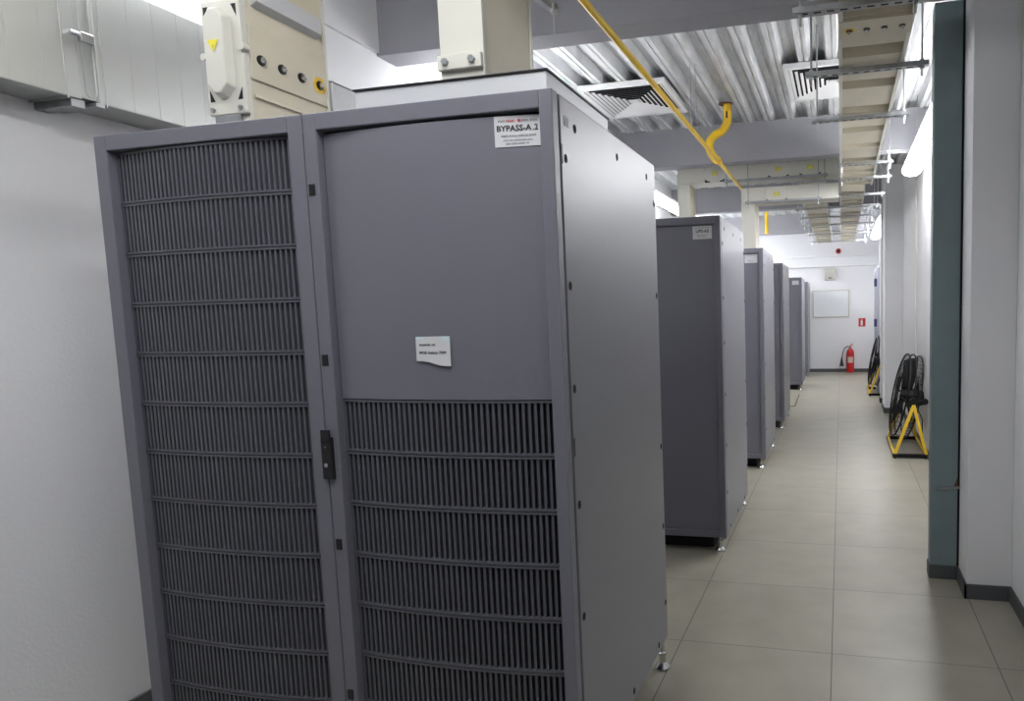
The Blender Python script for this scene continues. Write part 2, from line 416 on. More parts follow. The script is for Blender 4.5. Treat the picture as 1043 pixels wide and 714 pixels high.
def riser(label, x0, x1, y0, y1, z0, z1, joint, group='beige busway risers', xto=None, zto=None):
    t = thing('busway_riser', label, 'busway', (x0, y0, z0), group)
    def B(mb, name, par=t, **k): o = mb.build(name, par, **k); o.location = o.location - Vector((x0, y0, z0)) if par is t else o.location; return o
    mb = MB(); mb.box(x0 + .004, x1 - .002, y0 + .006, y1 - .006, z0, z1, 'beige')
    if xto is not None:
        mb.box(x0 + .004, xto, y0 + .004, y1 - .004, z1 - .004, zto, 'beige')
    B(mb, 'duct_body', bevel=.003)
    for ya in (y0, y1 - .010):
        mb = MB(); mb.box(x0, x1 + .003, ya, ya + .010, z0, z1, 'beigel'); B(mb, 'flange', bevel=.001)
    if joint:
        jz = z0 + .02
        mb = MB(); xc = (x0 + x1) / 2; mb.box(x0 - .004, x1 + .006, y0 - .012, y0, jz, jz + .29, 'beigel')
        co = B(mb, 'joint_cover', bevel=.003)
        mb = MB(); octo(mb, xc - .004, jz + .155, .072, .23, y0 - .012, .022, 'beigel'); o = B(mb, 'raised_lid', bevel=.003); 
        mb = MB(); tri(mb, xc - .005, jz + .166, .036, y0 - .0352, 'warn')
        mb.add([(xc - .0055, y0 - .0356, jz + .168), (xc - .0035, y0 - .0356, jz + .168), (xc - .0055, y0 - .0356, jz + .158)], [(0, 1, 2)], 'ink'); B(mb, 'warning_triangle')
        for xx in (x0 + .012, x1 - .012):
            for zz in (jz + .035, jz + .275):
                mb = MB(); s = 1 if xx > xc else -1; zs = -1 if zz > jz + .1 else 1
                mb.add([(xx + s * .008, y0 - .0126, zz), (xx - s * .008, y0 - .0126, zz), (xx + s * .008, y0 - .0126, zz + zs * .032)], [(0, 1, 2)], 'dark'); B(mb, 'cover_opening')
            mb = MB(); mb.lathe((xx, y0 - .012, jz + .014), [(.006, -.007), (.006, 0)], 'zinc', 6, 'y'); B(mb, 'bolt')
        mb = MB(); mb.lathe((x0 - .002, y0 - .006, jz + .15), [(.009, -.013), (.009, 0)], 'beigel', 10, 'y'); B(mb, 'locking_knob')
        mb = MB(); mb.lathe((x1 + .008, y0 - .006, jz + .165), [(.010, -.013), (.010, .006)], 'beigel', 10, 'y'); B(mb, 'locking_knob')
        # side face: joint plate with four bolts, top hood, lower rib
        mb = MB(); mb.box(x1 - .002, x1 + .004, y0 + .012, y1 - .012, jz + .095, jz + .235, 'beige'); B(mb, 'joint_plate', bevel=.002)
        for k in range(4):
            yy = y0 + .045 + (y1 - y0 - .085) * k / 3
            zz = jz + .150
            if k == 3:
                mb = MB(); mb.lathe((x1 + .004, yy, zz), [(.026, 0), (.026, .0008)], 'fanyel', 6, 'x'); B(mb, 'yellow_ring_mark')
            mb = MB(); mb.lathe((x1 + .004, yy, zz), [(.0135, 0), (.0135, .003), (.010, .0032)], 'black', 16, 'x'); mb.lathe((x1 + .004, yy, zz), [(.009, .002), (.009, .010), (.005, .012)], 'chrome', 6, 'x'); B(mb, 'joint_bolt')
        mb = MB(); mb.box(x1 - .002, x1 + .005, y0 + .02, y1 - .02, jz + .048, jz + .056, 'beige'); B(mb, 'side_rib', bevel=.001)
        mb = MB(); mb.prism([(x1 - .002, jz + .285), (x1 + .02, jz + .295), (x1 + .02, jz + .34), (x1 - .002, jz + .34)], y0 + .03, y1 - .035, 'plen'); B(mb, 'side_hood')
        mb = MB(); mb.box(x0 + .010, x1 - .02, y0 - .010, y0 + .05, z0 - .02, z0 + .02, 'zinc'); B(mb, 'bolted_lug', bevel=.002)
    else:
        mb = MB(); mb.box(x0 - .002, x1 + .002, y0 - .014, y0, z0 + .068, z0 + .104, 'beigel'); B(mb, 'clamp_plate', bevel=.002)
        for xx in (x0 + .022, x1 - .022):
            mb = MB(); mb.lathe((xx, y0 - .014, z0 + .086), [(.009, -.008), (.009, 0)], 'zinc', 6, 'y'); B(mb, 'clamp_bolt')
    return t
riser('beige vertical busway with triangular warning sticker rising behind the louvred door', -1.012, -.900, .10, .39, H + .03, 2.43, True, xto=.604, zto=2.53)
t = thing('busway_base_box', 'small grey box standing just behind the busway with the warning triangle', 'metal box', (-.96, .5, H))
mb = MB(); mb.box(-1.00, -.900, .405, .60, H + .0005, 2.062, 'plen'); mb.build('box_body', t, bevel=.003).location = (.96, -.5, -H)
mb = MB(); mb.box(-1.004, -.896, .401, .604, 2.062, 2.066, 'white'); mb.build('box_lid', t).location = (.96, -.5, -H)
riser('beige vertical busway with bolted bracket standing on the light grey metal box', -.362, -.245, .15, .43, 1.8815, 2.27, False, xto=.604, zto=2.385)
# beyond: the same pair on the third cabinet
riser('cream vertical busway dropping on the left, seen just above the second cabinet', -1.010, -.885, 5.30, 5.57, 0, 2.625, False)
riser('cream vertical busway dropping behind the top of the third cabinet, below the yellow pipe end', -.356, -.218, 5.30, 5.60, 0, 2.395, False)

def cross_bus(label, x0, x1, y0, y1, z0, z1, joints):
    t = thing('cross_busway', label, 'busway', (x0, y0, z0), 'horizontal busways crossing the room')
    def B(mb, name, **k): o = mb.build(name, t, **k); o.location -= Vector((x0, y0, z0)); return o
    mb = MB(); mb.box(x0, x1, y0 + .004, y1, z0 + .006, z1 - .006, 'beigel'); B(mb, 'duct_body', bevel=.003)
    for z in (z0, z1 - .006):
        mb = MB(); mb.box(x0, x1, y0 - .004, y1 + .002, z, z + .006, 'beigel'); B(mb, 'flange')
    for jx in joints:
        zc = (z0 + z1) / 2
        mb = MB(); mb.box(jx - .115, jx + .115, y0 - .014, y0 - .004, z0 + .004, z1 - .004, 'beigel'); B(mb, 'joint_cover', bevel=.002)
        mb = MB(); tri(mb, jx, zc, .045, y0 - .0146, 'warn', False); mb.add([(jx - .03, y0 - .0144, zc - .022), (jx + .03, y0 - .0144, zc - .022), (jx + .03, y0 - .0144, zc + .022), (jx - .03, y0 - .0144, zc + .022)], [(0, 1, 2, 3)], mat('pale_yellow_label', (.62, .60, .25), .6)); B(mb, 'warning_label')
        for s in (-1, 1):
            mb = MB(); mb.prism([(jx + s * .05, z0 - .004), (jx + s * .10, z0 - .004), (jx + s * .105, z0 + .022), (jx + s * .09, z0 + .022), (jx + s * .07, z0 + .010), (jx + s * .05, z0 + .006)], y0 - .018, y0 - .0145, 'black'); B(mb, 'clip')
            for zz in (z0 + .03, z1 - .03):
                mb = MB(); mb.lathe((jx + s * .10, y0 - .014, zz), [(.005, -.005), (.005, 0)], 'zinc', 6, 'y'); B(mb, 'bolt')
    return t
cross_bus('upper horizontal beige busway crossing from the left riser to the ceiling busway', -1.010, .60, 5.31, 5.57, 2.628, 2.795, (-.62, .02, .33))
cross_bus('lower horizontal beige busway from the third cabinet riser to the second ceiling busway', -.356, .60, 5.31, 5.57, 2.398, 2.545, (.0,))

def long_bus(label, x0, x1, y0, y1, z, joints, rec0, rp, name='ceiling_busway'):
    t = thing(name, label, 'busway', (x0, y0, z), 'beige busways under the ceiling')
    def B(mb, nm, **k): o = mb.build(nm, t, **k); o.location -= Vector((x0, y0, z)); return o
    mb = MB(); mb.box(x0 + .006, x1 - .006, y0, y1, z + .05, z + .115, 'beige')
    y = rec0 + rp / 2 - rp * int((rec0 - y0) / rp + 1)
    while y < y1 + rp:          # pressed pans on the underside between recesses
        a, b = max(y - rp / 2 + .055, y0), min(y + rp / 2 - .055, y1)
        if b > a + .02: mb.prism([(a, z + .05), (a + .010, z + .006), (b - .010, z + .006), (b, z + .05)], x0 + .012, x1 - .012, 'beige', axis='x')
        y += rp
    B(mb, 'duct_body')
    for xa in (x0, x1 - .008):
        mb = MB(); mb.box(xa, xa + .008, y0, y1, z - .004, z + .125, 'beigel'); mb.box(min(xa, x0) if xa == x0 else xa - .010, (xa + .018) if xa == x0 else xa + .008, y0, y1, z - .006, z - .002, 'beigel'); B(mb, 'flange')
    for jy in joints:
        mb = MB(); mb.box(x0 + .002, x1 - .002, jy - .09, jy + .09, z - .010, z + .006, 'beige'); B(mb, 'joint_plate', bevel=.003)
        for k in range(4):
            xx = x0 + .045 + (x1 - x0 - .09) * k / 3
            if k == 0:
                mb = MB(); mb.lathe((xx, jy, z - .0112), [(.026, 0), (.026, .001)], 'fanyel', 6); B(mb, 'yellow_ring_mark')
            mb = MB(); mb.lathe((xx, jy, z - .012), [(.0135, -.002), (.0135, .001)], 'black', 16); mb.lathe((xx, jy, z - .012), [(.005, -.012), (.009, -.010), (.009, 0)], 'chrome', 6); B(mb, 'joint_bolt')
    return t
long_bus('long beige busway under the ceiling at right, running from foreground to far end', .612, .915, .05, 5.28, 2.50, (1.57, 4.9), 1.86, .46)
long_bus('far half of the right ceiling busway, beyond the crossing busways', .612, .862, 5.62, 11.0, 2.50, (), 5.8, .46)
long_bus('shorter beige busway left of the long one, starting beyond the crossing busways', .205, .470, 5.62, 11.0, 2.50, (), 5.8, .46)
# connection neck between the cross busways and the short busway
# struts with threaded rods
def hanger(y, x0, x1, z, m, label, rods=None, slots=True):
    t = thing('strut_hanger', label, 'hanger', (x0, y, z), 'steel strut hangers under the busways')
    def B(mb, nm, **k): o = mb.build(nm, t, **k); o.location -= Vector((x0, y, z)); return o
    mb = MB(); w = .0205
    prof = [(y - w, z), (y + w, z), (y + w, z + .021), (y + w - .003, z + .021), (y + w - .003, z + .003), (y - w + .003, z + .003), (y - w + .003, z + .021), (y - w, z + .021)]
    mb.prism(prof, x0, x1, m, axis='x')
    if slots:
        k = x0 + .03
        while k < x1 - .04: mb.box(k, k + .028, y - .006, y + .006, z - .0006, z, 'dark'); k += .05
    B(mb, 'strut')
    for xx in (rods or (x0 + .03, x1 - .03)):
        mb = MB(); mb.tube([(xx, y, z - .045), (xx, y, ZD + .01)], .005, m, 8); B(mb, 'threaded_rod', smooth=40)
        mb = MB(); mb.lathe((xx, y, z), [(.011, -.012), (.011, -.001)], m, 6); B(mb, 'nut')
        mb = MB(); mb.lathe((xx, y, z), [(.011, .022), (.011, .032)], m, 6); B(mb, 'nut')
    return t
hz = [(1.31, .44, .925, 'nearest grey strut crossing under the long ceiling busway at the frame top', 'zinc'),
      (2.03, .45, 1.03, 'second grey slotted strut under the long ceiling busway, beside the right air diffuser', 'zinc'),
      (2.86, .45, 1.02, 'third grey slotted strut under the long ceiling busway, in front of the grey beam', 'zinc'),
      (4.20, .60, 1.03, 'bright metal strut under the long busway ahead of the crossing busways, first of two', 'chrome'),
      (4.82, .60, 1.06, 'bright metal strut under the long busway ahead of the crossing busways, second of two', 'chrome'),
      (5.72, .10, 1.06, 'first strut beyond the crossing busways, carrying both far ceiling busways', 'chrome'),
      (6.50, .10, 1.06, 'second strut beyond the crossing busways, carrying both far ceiling busways', 'chrome'),
      (7.30, .10, 1.06, 'third strut beyond the crossing busways, carrying both far ceiling busways', 'chrome'),
      (8.10, .10, 1.06, 'fourth strut beyond the crossing busways, carrying both far ceiling busways', 'chrome'),
      (9.30, .10, 1.06, 'fifth strut beyond the crossing busways, carrying both far ceiling busways', 'chrome'),
      (10.5, .10, 1.06, 'farthest strut of the ceiling busways, near the red siren', 'chrome')]
for (y, a, b, lb, m) in hz: hanger(y, a, b, 2.470, m, lb)
hanger(5.24, -.52, .50, 2.602, 'zinc', 'thin strut along the gap between the two crossing busways', slots=False)
hanger(5.19, -.30, .44, 2.372, 'zinc', 'thin strut under the lower crossing busway', slots=False)

# ------------------------------------------------------------------ yellow gas pipe
t = thing('gas_pipe', 'long yellow gas pipe running under the ceiling beams towards the far wall', 'pipe', (-.4, -4, 2.6))
def PB(mb, nm, **k): o = mb.build(nm, t, **k); o.location -= Vector((-.4, -4, 2.6)); return o
mb = MB(); mb.tube([(-.380, YB + .02, 2.58), (-.380, 5.62, 2.58)], .0165, 'yellow', 14); PB(mb, 'straight_pipe', smooth=40)
def spipe(y, r):
    pts = []
    ctrl = [(-.378, 2.58), (-.415, 2.612), (-.452, 2.675), (-.452, 2.745), (-.405, 2.798), (-.348, 2.826), (-.308, 2.876), (-.298, 2.94), (-.298, ZD - .004)]
    for i in range(len(ctrl) - 1):
        p0 = ctrl[max(i - 1, 0)]; p1 = ctrl[i]; p2 = ctrl[i + 1]; p3 = ctrl[min(i + 2, len(ctrl) - 1)]
        for k in range(5):
            q = k / 5
            f = lambda a, b, c, d: .5 * (2 * b + (c - a) * q + (2 * a - 5 * b + 4 * c - d) * q * q + (3 * b - a - 3 * c + d) * q ** 3)
            pts.append((f(p0[0], p1[0], p2[0], p3[0]), y, f(p0[1], p1[1], p2[1], p3[1])))
    pts.append((ctrl[-1][0], y, ZD - .004))
    mb = MB(); mb.tube(pts, r, 'yellow', 16); return PB(mb, 'offset_branch', smooth=50)
spipe(4.20, .034)
mb = MB(); mb.lathe((-.378, 4.20, 2.58), [(.024, -.04), (.026, 0), (.024, .04)], 'yellow', 14, 'y'); PB(mb, 'pipe_tee', smooth=40)
mb = MB(); mb.box(-.306, -.292, 4.164, 4.166, 2.92, 2.975, 'ink'); PB(mb, 'dark_slot_mark')
mb = MB(); mb.lathe((-.31, 4.18, ZD - .004), [(.06, 0), (.06, .004)], 'rust', 14); PB(mb, 'rusty_patch')
o = tag(MB().tube([(-.66, 10.45, 2.66), (-.66, 10.45, ZD)], .030, 'yellow', 12).build('gas_pipe', loc=(-.66, 10.45, 2.66), smooth=50), 'short vertical yellow pipe stub on the far beam, seen under the crossing busways', 'pipe')
# wire hanger for the pipe and a rod clamp beside the riser
mb = MB(); mb.tube([(-.400, 3.25, ZD), (-.400, 3.25, 2.60), (-.378, 3.25, 2.557), (-.356, 3.25, 2.60), (-.366, 3.25, ZD)], .0022, 'zinc', 6)
tag(mb.build('pipe_wire_hanger', loc=(-.38, 3.25, 2.6)), 'thin wire loop hanging from the deck and holding the yellow pipe', 'hanger')
t = thing('beam_clamp', 'small dark clamp with hanging threaded rod right of the bolted busway riser', 'clamp', (-.52, 1.2, 2.56))
def CB(mb, nm, **k): o = mb.build(nm, t, **k); o.location -= Vector((-.52, 1.2, 2.56)); return o
mb = MB(); mb.bar((-.66, 1.0, 2.66), (-.515, 1.2, 2.565), .03, .022, 'zinc'); mb.lathe((-.506, 1.2, 2.555), [(.014, -.01), (.018, 0), (.018, .022), (.010, .03)], 'zinc', 10); CB(mb, 'clamp_body', bevel=.002)
mb = MB(); mb.tube([(-.506, 1.2, 2.56), (-.506, 1.2, 2.462)], .0048, 'zinc', 8); CB(mb, 'hanging_rod', smooth=40)
mb = MB(); mb.tube([(-.66, 1.0, 2.655), (-.66, 1.0, ZD + .01)], .005, 'zinc', 8); CB(mb, 'suspension_rod', smooth=40)

# ------------------------------------------------------------------ air diffusers
def diffuser(label, cx, cy, w=.68, h=.77, z=3.0):
    t = thing('air_diffuser', label, 'air diffuser', (cx, cy, z), 'square white ceiling air diffusers')
    mb = MB(); a, b = w / 2, h / 2; f = .035
    mb.box(-a, a, -b, -b + f, 0, .036, 'white'); mb.box(-a, a, b - f, b, 0, .036, 'white'); mb.box(-a, -a + f, -b + f, b - f, 0, .036, 'white'); mb.box(a - f, a, -b + f, b - f, 0, .036, 'white')
    mb.build('face_frame', t, bevel=.002)
    mb = MB(); N = 8
    for i in range(N):
        s0 = 1 - (i + .15) / (N + .6); s1 = 1 - (i + .70) / (N + .6)
        ao, bo, ai, bi = (a - f) * s0, (b - f) * s0, (a - f) * s1, (b - f) * s1
        o = [(-ao, -bo, .004), (ao, -bo, .004), (ao, bo, .004), (-ao, bo, .004)]; n = [(-ai, -bi, .0125), (ai, -bi, .0125), (ai, bi, .0125), (-ai, bi, .0125)]
        mb.add(o + n, [(k, (k + 1) % 4, 4 + (k + 1) % 4, 4 + k) for k in range(4)], 'white')
    mb.box(-.03, .03, -.034, .034, .004, .010, 'white')
    mb.build('louvre_rings', t)
    mb = MB(); mb.box(-a + .03, a - .03, -b + .03, b - .03, .031, .039, 'dark'); mb.build('dark_throat', t)
    return t
diffuser('square white louvred air diffuser left of the yellow pipe', -.968, 3.80)
diffuser('square white air diffuser partly hidden behind the beige ceiling busway', .568, 3.80)

# ------------------------------------------------------------------ luminaires (the lamps of the room)
def luminaire(label, x, y0, y1, z=2.56, lm='lamp'):
    t = thing('ceiling_luminaire', label, 'light', (x, (y0 + y1) / 2, z), 'long suspended ceiling lamps')
    L = (y1 - y0) / 2; mb = MB(); n = 14; r = .085
    prof = []
    rings = []
    for j in range(9): q = PI / 2 * j / 8; rings.append((-L + r - r * math.cos(q), r * math.sin(q)))
    rings += [(L - r + r * math.sin(PI / 2 * j / 8), r * math.cos(PI / 2 * j / 8)) for j in range(9)]
    vs = []; fs = []
    for (yy, rr) in rings:
        for k in range(n + 1):
            q = PI + PI * k / n; vs.append((rr * math.cos(q), yy, rr * .62 * math.sin(q)))
    for i in range(len(rings) - 1):
        for k in range(n): fs.append((i * (n + 1) + k, i * (n + 1) + k + 1, (i + 1) * (n + 1) + k + 1, (i + 1) * (n + 1) + k))
    mb.add(vs, fs, lm); mb.build('diffuser_cover', t, smooth=60)
    mb = MB(); mb.box(-.075, .075, -L + .03, L - .03, .001, .05, 'white'); mb.build('lamp_housing', t, bevel=.01)
    for s in (-1, 1):
        mb = MB(); mb.tube([(0, s * L * .6, .05), (0, s * L * .6, ZD - z + .01)], .003, 'zinc', 6); mb.build('suspension_wire', t)
    return t
luminaire('bright white elongated lamp along the right wall beside the teal column', 1.235, 2.5, 4.95, 2.53)
luminaire('bright white lamp along the right wall near the far end', 1.215, 8.3, 10.9, 2.56)
luminaire('bright lamp over the open floor in front of the nearest cabinet', -.12, -1.60, -.30, 2.66, 'midlamp')
luminaire('bright lamp over the gap between left wall and nearest cabinet', -1.42, -.90, 1.0, 2.66, 'softlamp')
luminaire('bright lamp behind the nearest cabinet along the left wall', -1.40, 1.97, 3.50, 2.62)
luminaire('bright lamp along the left wall behind the middle cabinets', -1.40, 5.3, 7.3, 2.62, 'softlamp')
luminaire('bright lamp along the left wall behind the far cabinets', -1.40, 8.6, 12.2, 2.62, 'midlamp')

# ------------------------------------------------------------------ duct on the left wall
t = thing('wall_cable_duct', 'wide light metal cable duct with vertical seams along the left wall', 'cable duct', (-1.67, 0, 2.0))
def DB(mb, nm, par=t, **k): o = mb.build(nm, par, **k); o.location -= Vector((-1.67, 0, 2.0)); return o
FX = -1.594
mb = MB(); mb.box(XL, FX, -2.5, .196, 2.010, 2.392, 'duct'); DB(mb, 'near_section', bevel=.003)
mb = MB(); mb.box(XL, FX, .246, 1.15, 2.012, 2.392, 'duct'); DB(mb, 'far_section', bevel=.003)
mb = MB(); mb.box(XL, FX - .012, .196, .246, 2.02, 2.385, 'duct'); DB(mb, 'joint_piece')
yy = -4.3
seams = []
for k in range(-16, 14):
    y = .020 + .0825 * k
    if .17 < y < .262: continue
    if y < 1.14 and (k < 2 or True): seams.append(y)
for y in seams:
    if y > -1.2:
        mb = MB(); mb.box(FX - .001, FX + .0012, y - .0012, y + .0012, 2.014, 2.39, 'duct'); DB(mb, 'standing_seam')
mb = MB(); mb.box(XL, FX + .004, .155, .160, 2.005, 2.396, 'duct'); DB(mb, 'edge_flange')
mb = MB(); mb.box(XL, FX + .003, .262, .265, 2.005, 2.396, 'duct'); DB(mb, 'edge_flange')
mb = MB(); mb.tube([(FX + .004, .205, 2.42), (FX + .004, .205, 2.035), (FX + .004, .213, 2.022), (FX + .004, .228, 2.022), (FX + .004, .236, 2.035), (FX + .004, .236, 2.42)], .0015, 'zinc', 8); DB(mb, 'wire_clip', smooth=50)
mb = MB(); mb.box(FX, FX + .014, .200, .238, 2.180, 2.208, 'chrome'); mb.lathe((FX + .012, .186, 2.197), [(.008, -.014), (.008, .008)], 'chrome', 8, 'y'); DB(mb, 'latch', bevel=.002)
mb = MB(); mb.box(XL, FX - .004, .168, .205, 1.986, 2.009, 'zinc'); mb.box(XL, FX + .012, .225, .250, 1.998, 2.009, 'zinc'); DB(mb, 'wall_bracket', bevel=.001)

# ------------------------------------------------------------------ teal steel column
t = thing('steel_column', 'tall teal painted steel column standing against the right pier', 'column', (1.1, 1.95, 0))
def TB(mb, nm, **k): o = mb.build(nm, t, **k); o.location -= Vector((1.1, 1.95, 0)); return o
mb = MB()
mb.box(1.039, 1.162, 1.903, 1.914, BH, ZB, 'teal'); mb.box(1.039, 1.049, 1.914, 1.985, BH, ZB, 'teal'); mb.box(1.152, 1.162, 1.914, 1.985, BH, ZB, 'teal'); mb.box(1.049, 1.152, 1.975, 1.985, BH, ZB, 'teal')
TB(mb, 'column_section', bevel=.004)
mb = MB(); mb.box(1.034, 1.164, 1.900, 1.99, 0, BH, 'rubber'); TB(mb, 'base_plate', bevel=.003)
mb = MB(); mb.box(1.163, 1.172, 1.907, 1.98, BH, ZB, 'foam'); TB(mb, 'gap_seal')
mb = MB(); mb.bar((1.062, 1.897, .452), (1.176, 1.897, .462), .012, .010, 'zinc'); mb.add([(1.142, 1.9022, .46), (1.1618, 1.9022, .46), (1.1618, 1.9022, .51)], [(0, 1, 2)], 'rust'); TB(mb, 'rusty_anchor')
# ------------------------------------------------------------------ fans
def fan(label, x, y):
    t = thing('floor_fan', label, 'fan', (x, y, 0), 'black drum fans on yellow frames')
    tilt = math.radians(11); C = Vector((-.01, .41, .50)); R = .385
    RZ = Matrix.Rotation(math.radians(4), 3, 'Z'); ax = RZ @ Vector((-math.cos(tilt), 0, math.sin(tilt))); up = RZ @ Vector((math.sin(tilt), 0, math.cos(tilt))); sd = RZ @ Vector((0, 1, 0))
    def P(r, q, d): return C + ax * d + (up * math.cos(q) + sd * math.sin(q)) * r
    N = 48
    mb = MB()
    for r, d in ((R, .055), (R, -.055), (R + .004, .005)): mb.tube([P(r, 2 * PI * k / N, d) for k in range(N)], .0065 if d < .05 else .008, 'fanblk', 6, closed=True)
    mb.build('outer_ring', t, smooth=50)
    for nm, s in (('front_guard', 1), ('rear_guard', -1)):
        mb = MB(); d0 = .055 if s > 0 else -.055
        for r in (.10, .20, .30): mb.tube([P(r, 2 * PI * k / 32, d0 + s * .035 * (1 - (r / R) ** 2)) for k in range(32)], .0022, 'fanblk', 4, closed=True)
        for k in range(44):
            q = 2 * PI * k / 44
            mb.tube([P(R, q, d0 if s > 0 else .0), P(R * .97, q, d0), P(R * .6, q, d0 + s * .025), P(.05, q, d0 + s * .035)], .0019, 'fanblk', 4)
        mb.lathe((0, 0, 0), [(.055, -.004), (.055, .004)], 'fanblk', 16, 'x'); k0 = len(mb.v) - 32
        for i in range(k0, len(mb.v)):
            v = mb.v[i]; mb.v[i] = tuple(C + ax * (v[0] + d0 + s * .037) + sd * v[1] + up * v[2])
        mb.build(nm, t)
    for k in range(3):
        mb = MB(); vs = []
        for i in range(9):
            r = .06 + (R - .085) * i / 8
            for j in range(4):
                wq = (j / 3 - .5) * (.9 - .35 * i / 8); q = 2 * PI * k / 3 + .25 * i / 8 + wq
                vs.append(P(r, q, .005 + .045 * (j / 3 - .5) * 2))
        fs = [(i * 4 + j, i * 4 + j + 1, i * 4 + j + 5, i * 4 + j + 4) for i in range(8) for j in range(3)]
        mb.add(vs, fs, 'fanblk'); o = mb.build('fan_blade', t, smooth=60); md = o.modifiers.new('solid', 'SOLIDIFY'); md.thickness = .003
    mb = MB(); mb.lathe((0, 0, 0), [(.03, -.175), (.06, -.165), (.07, -.14), (.07, -.03), (.05, .02), (.05, .05)], 'fanblk', 20, 'x')
    mb.v = [tuple(C + ax * v[0] + sd * v[1] + up * v[2]) for v in mb.v]
    mb.build('motor', t, smooth=40)
    # yellow A-shaped stand, near and far side, on a black base
    for yy in (.0, .82):
        s = 1 if yy == 0 else -1
        top = (.02, yy + s * .012, .47)
        mb = MB(); mb.bar((-.135, yy, .035), top, .027, .028, 'fanyel', up=(0, 1, 0)); mb.bar((.125, yy, .035), top, .027, .028, 'fanyel', up=(0, 1, 0)); mb.build('a_frame', t, bevel=.003)
        mb = MB(); mb.box(-.155, .140, yy - .016, yy + .016, .008, .040, 'fanblk'); mb.box(-.150, -.125, yy - .018, yy + .018, 0, .010, 'fanblk'); mb.box(.110, .135, yy - .018, yy + .018, 0, .010, 'fanblk'); mb.build('base_bar', t, bevel=.003)
        mb = MB(); mb.lathe((.02, yy + s * .02, .485), [(.045, -.016), (.045, .016)], 'fanblk', 12, 'y'); mb.bar((.02, yy + s * .02, .49), (.11, yy + s * .02, .50), .03, .03, 'fanblk'); mb.lathe((.115, yy + s * .02, .50), [(.028, -.012), (.028, .012)], 'fanblk', 12, 'y'); mb.build('tilt_knob', t, bevel=.003)
    mb = MB(); mb.bar((-.14, .016, .03), (-.14, .80, .03), .025, .02, 'fanyel'); mb.build('side_rail', t, bevel=.003)
    mb = MB(); mb.bar((.128, .016, .03), (.128, .80, .03), .02, .02, 'fanyel'); mb.build('side_rail', t, bevel=.003)
    mb = MB(); mb.bar((-.0, .035, .48), (-.0, .115, .50), .02, .02, 'fanblk'); mb.bar((.0, .785, .48), (.0, .705, .50), .02, .02, 'fanblk')
    mb.tube([C + ax * -.13 + up * .02, C + Vector((.10, -.08, -.12)), (.12, .25, .30), (.125, .3, .05)], .005, 'fanblk', 6)
    mb.tube([P(R, PI / 2, .0), C + Vector((.09, .2, 0)), C + ax * -.12, C + Vector((.09, -.2, 0)), P(R, -PI / 2, .0)], .009, 'fanblk', 6); mb.build('motor_support', t)
    return t
fan('nearer black caged fan on a yellow frame beside the teal column', 1.213, 4.56)
fan('farther black caged fan on a yellow frame behind the white piers', 1.172, 8.72)

# ------------------------------------------------------------------ far wall fittings
Y = YF
t = thing('fire_extinguisher', 'red fire extinguisher with black horn standing at the far wall', 'fire extinguisher', (.80, Y - .10, 0))
mb = MB(); mb.lathe((0, 0, 0), [(.070, 0), (.076, .006), (.076, .40), (.068, .44), (.045, .47), (.028, .485), (.026, .50)], 'red', 24); mb.build('cylinder', t, smooth=40)
mb = MB(); mb.lathe((0, 0, 0), [(.020, .495), (.022, .53), (.016, .545)], 'zinc', 12); mb.bar((0, 0, .545), (.06, 0, .565), .018, .01, 'red'); mb.bar((0, 0, .56), (.055, 0, .595), .016, .008, 'red'); mb.build('valve_head', t)
mb = MB(); mb.tube([(-.015, 0, .525), (-.07, -.01, .53), (-.12, -.02, .49), (-.15, -.02, .40), (-.165, -.02, .30)], .009, 'black', 8); mb.build('hose', t, smooth=60)
mb = MB(); mb.lathe((-.172, -.02, .13), [(.045, 0), (.043, .01), (.018, .14), (.012, .18)], 'black', 14); mb.build('discharge_horn', t, smooth=40)
mb = MB(); vs = []
for k in range(7):
    q = -PI / 2 - .75 + k * .25; vs += [(.0768 * math.cos(q), .0768 * math.sin(q), .20), (.0768 * math.cos(q), .0768 * math.sin(q), .32)]
mb.add(vs, [(2 * k, 2 * k + 2, 2 * k + 3, 2 * k + 1) for k in range(6)], mat('extinguisher_label_print', (.62, .55, .45), .6)); mb.build('instruction_label', t)
mb = MB(); mb.box(.042, .782, Y - .022, Y, 1.127, 1.691, 'pale'); o1 = mb
t = thing('whiteboard', 'framed white board hanging on the far wall', 'whiteboard', (.412, Y, 1.41))
o = mb.build('board_frame', t, bevel=.004); o.location -= Vector((.412, Y, 1.41))
mb = MB(); mb.box(.064, .760, Y - .0235, Y - .02, 1.149, 1.669, 'board'); o = mb.build('writing_surface', t); o.location -= Vector((.412, Y, 1.41))
t = thing('fire_equipment_sign', 'small red square sign with white extinguisher symbol on the far wall', 'sign', (1.036, Y, 1.01))
mb = MB(); mb.box(.968, 1.104, Y - .006, Y, .930, 1.100, 'red'); o = mb.build('sign_plate', t); o.location -= Vector((1.036, Y, 1.01))
mb = MB(); mb.box(1.010, 1.050, Y - .0075, Y - .006, .955, 1.050, 'white'); mb.box(1.020, 1.040, Y - .0075, Y - .006, 1.050, 1.075, 'white'); o = mb.build('extinguisher_symbol', t); o.location -= Vector((1.036, Y, 1.01))
t = thing('alarm_siren', 'round dark red alarm siren high on the far wall under the busways', 'siren', (.571, Y, 2.475))
mb = MB(); mb.lathe((0, 0, 0), [(.046, -.07), (.054, -.05), (.054, 0)], 'red', 20, 'y'); mb.build('siren_body', t, smooth=40)
mb = MB(); mb.lathe((0, 0, 0), [(.026, -.078), (.032, -.070)], 'black', 16, 'y'); mb.build('siren_mouth', t)
t = thing('wall_speaker', 'pale beige wall box above the white board', 'speaker', (.40, Y, 2.01))
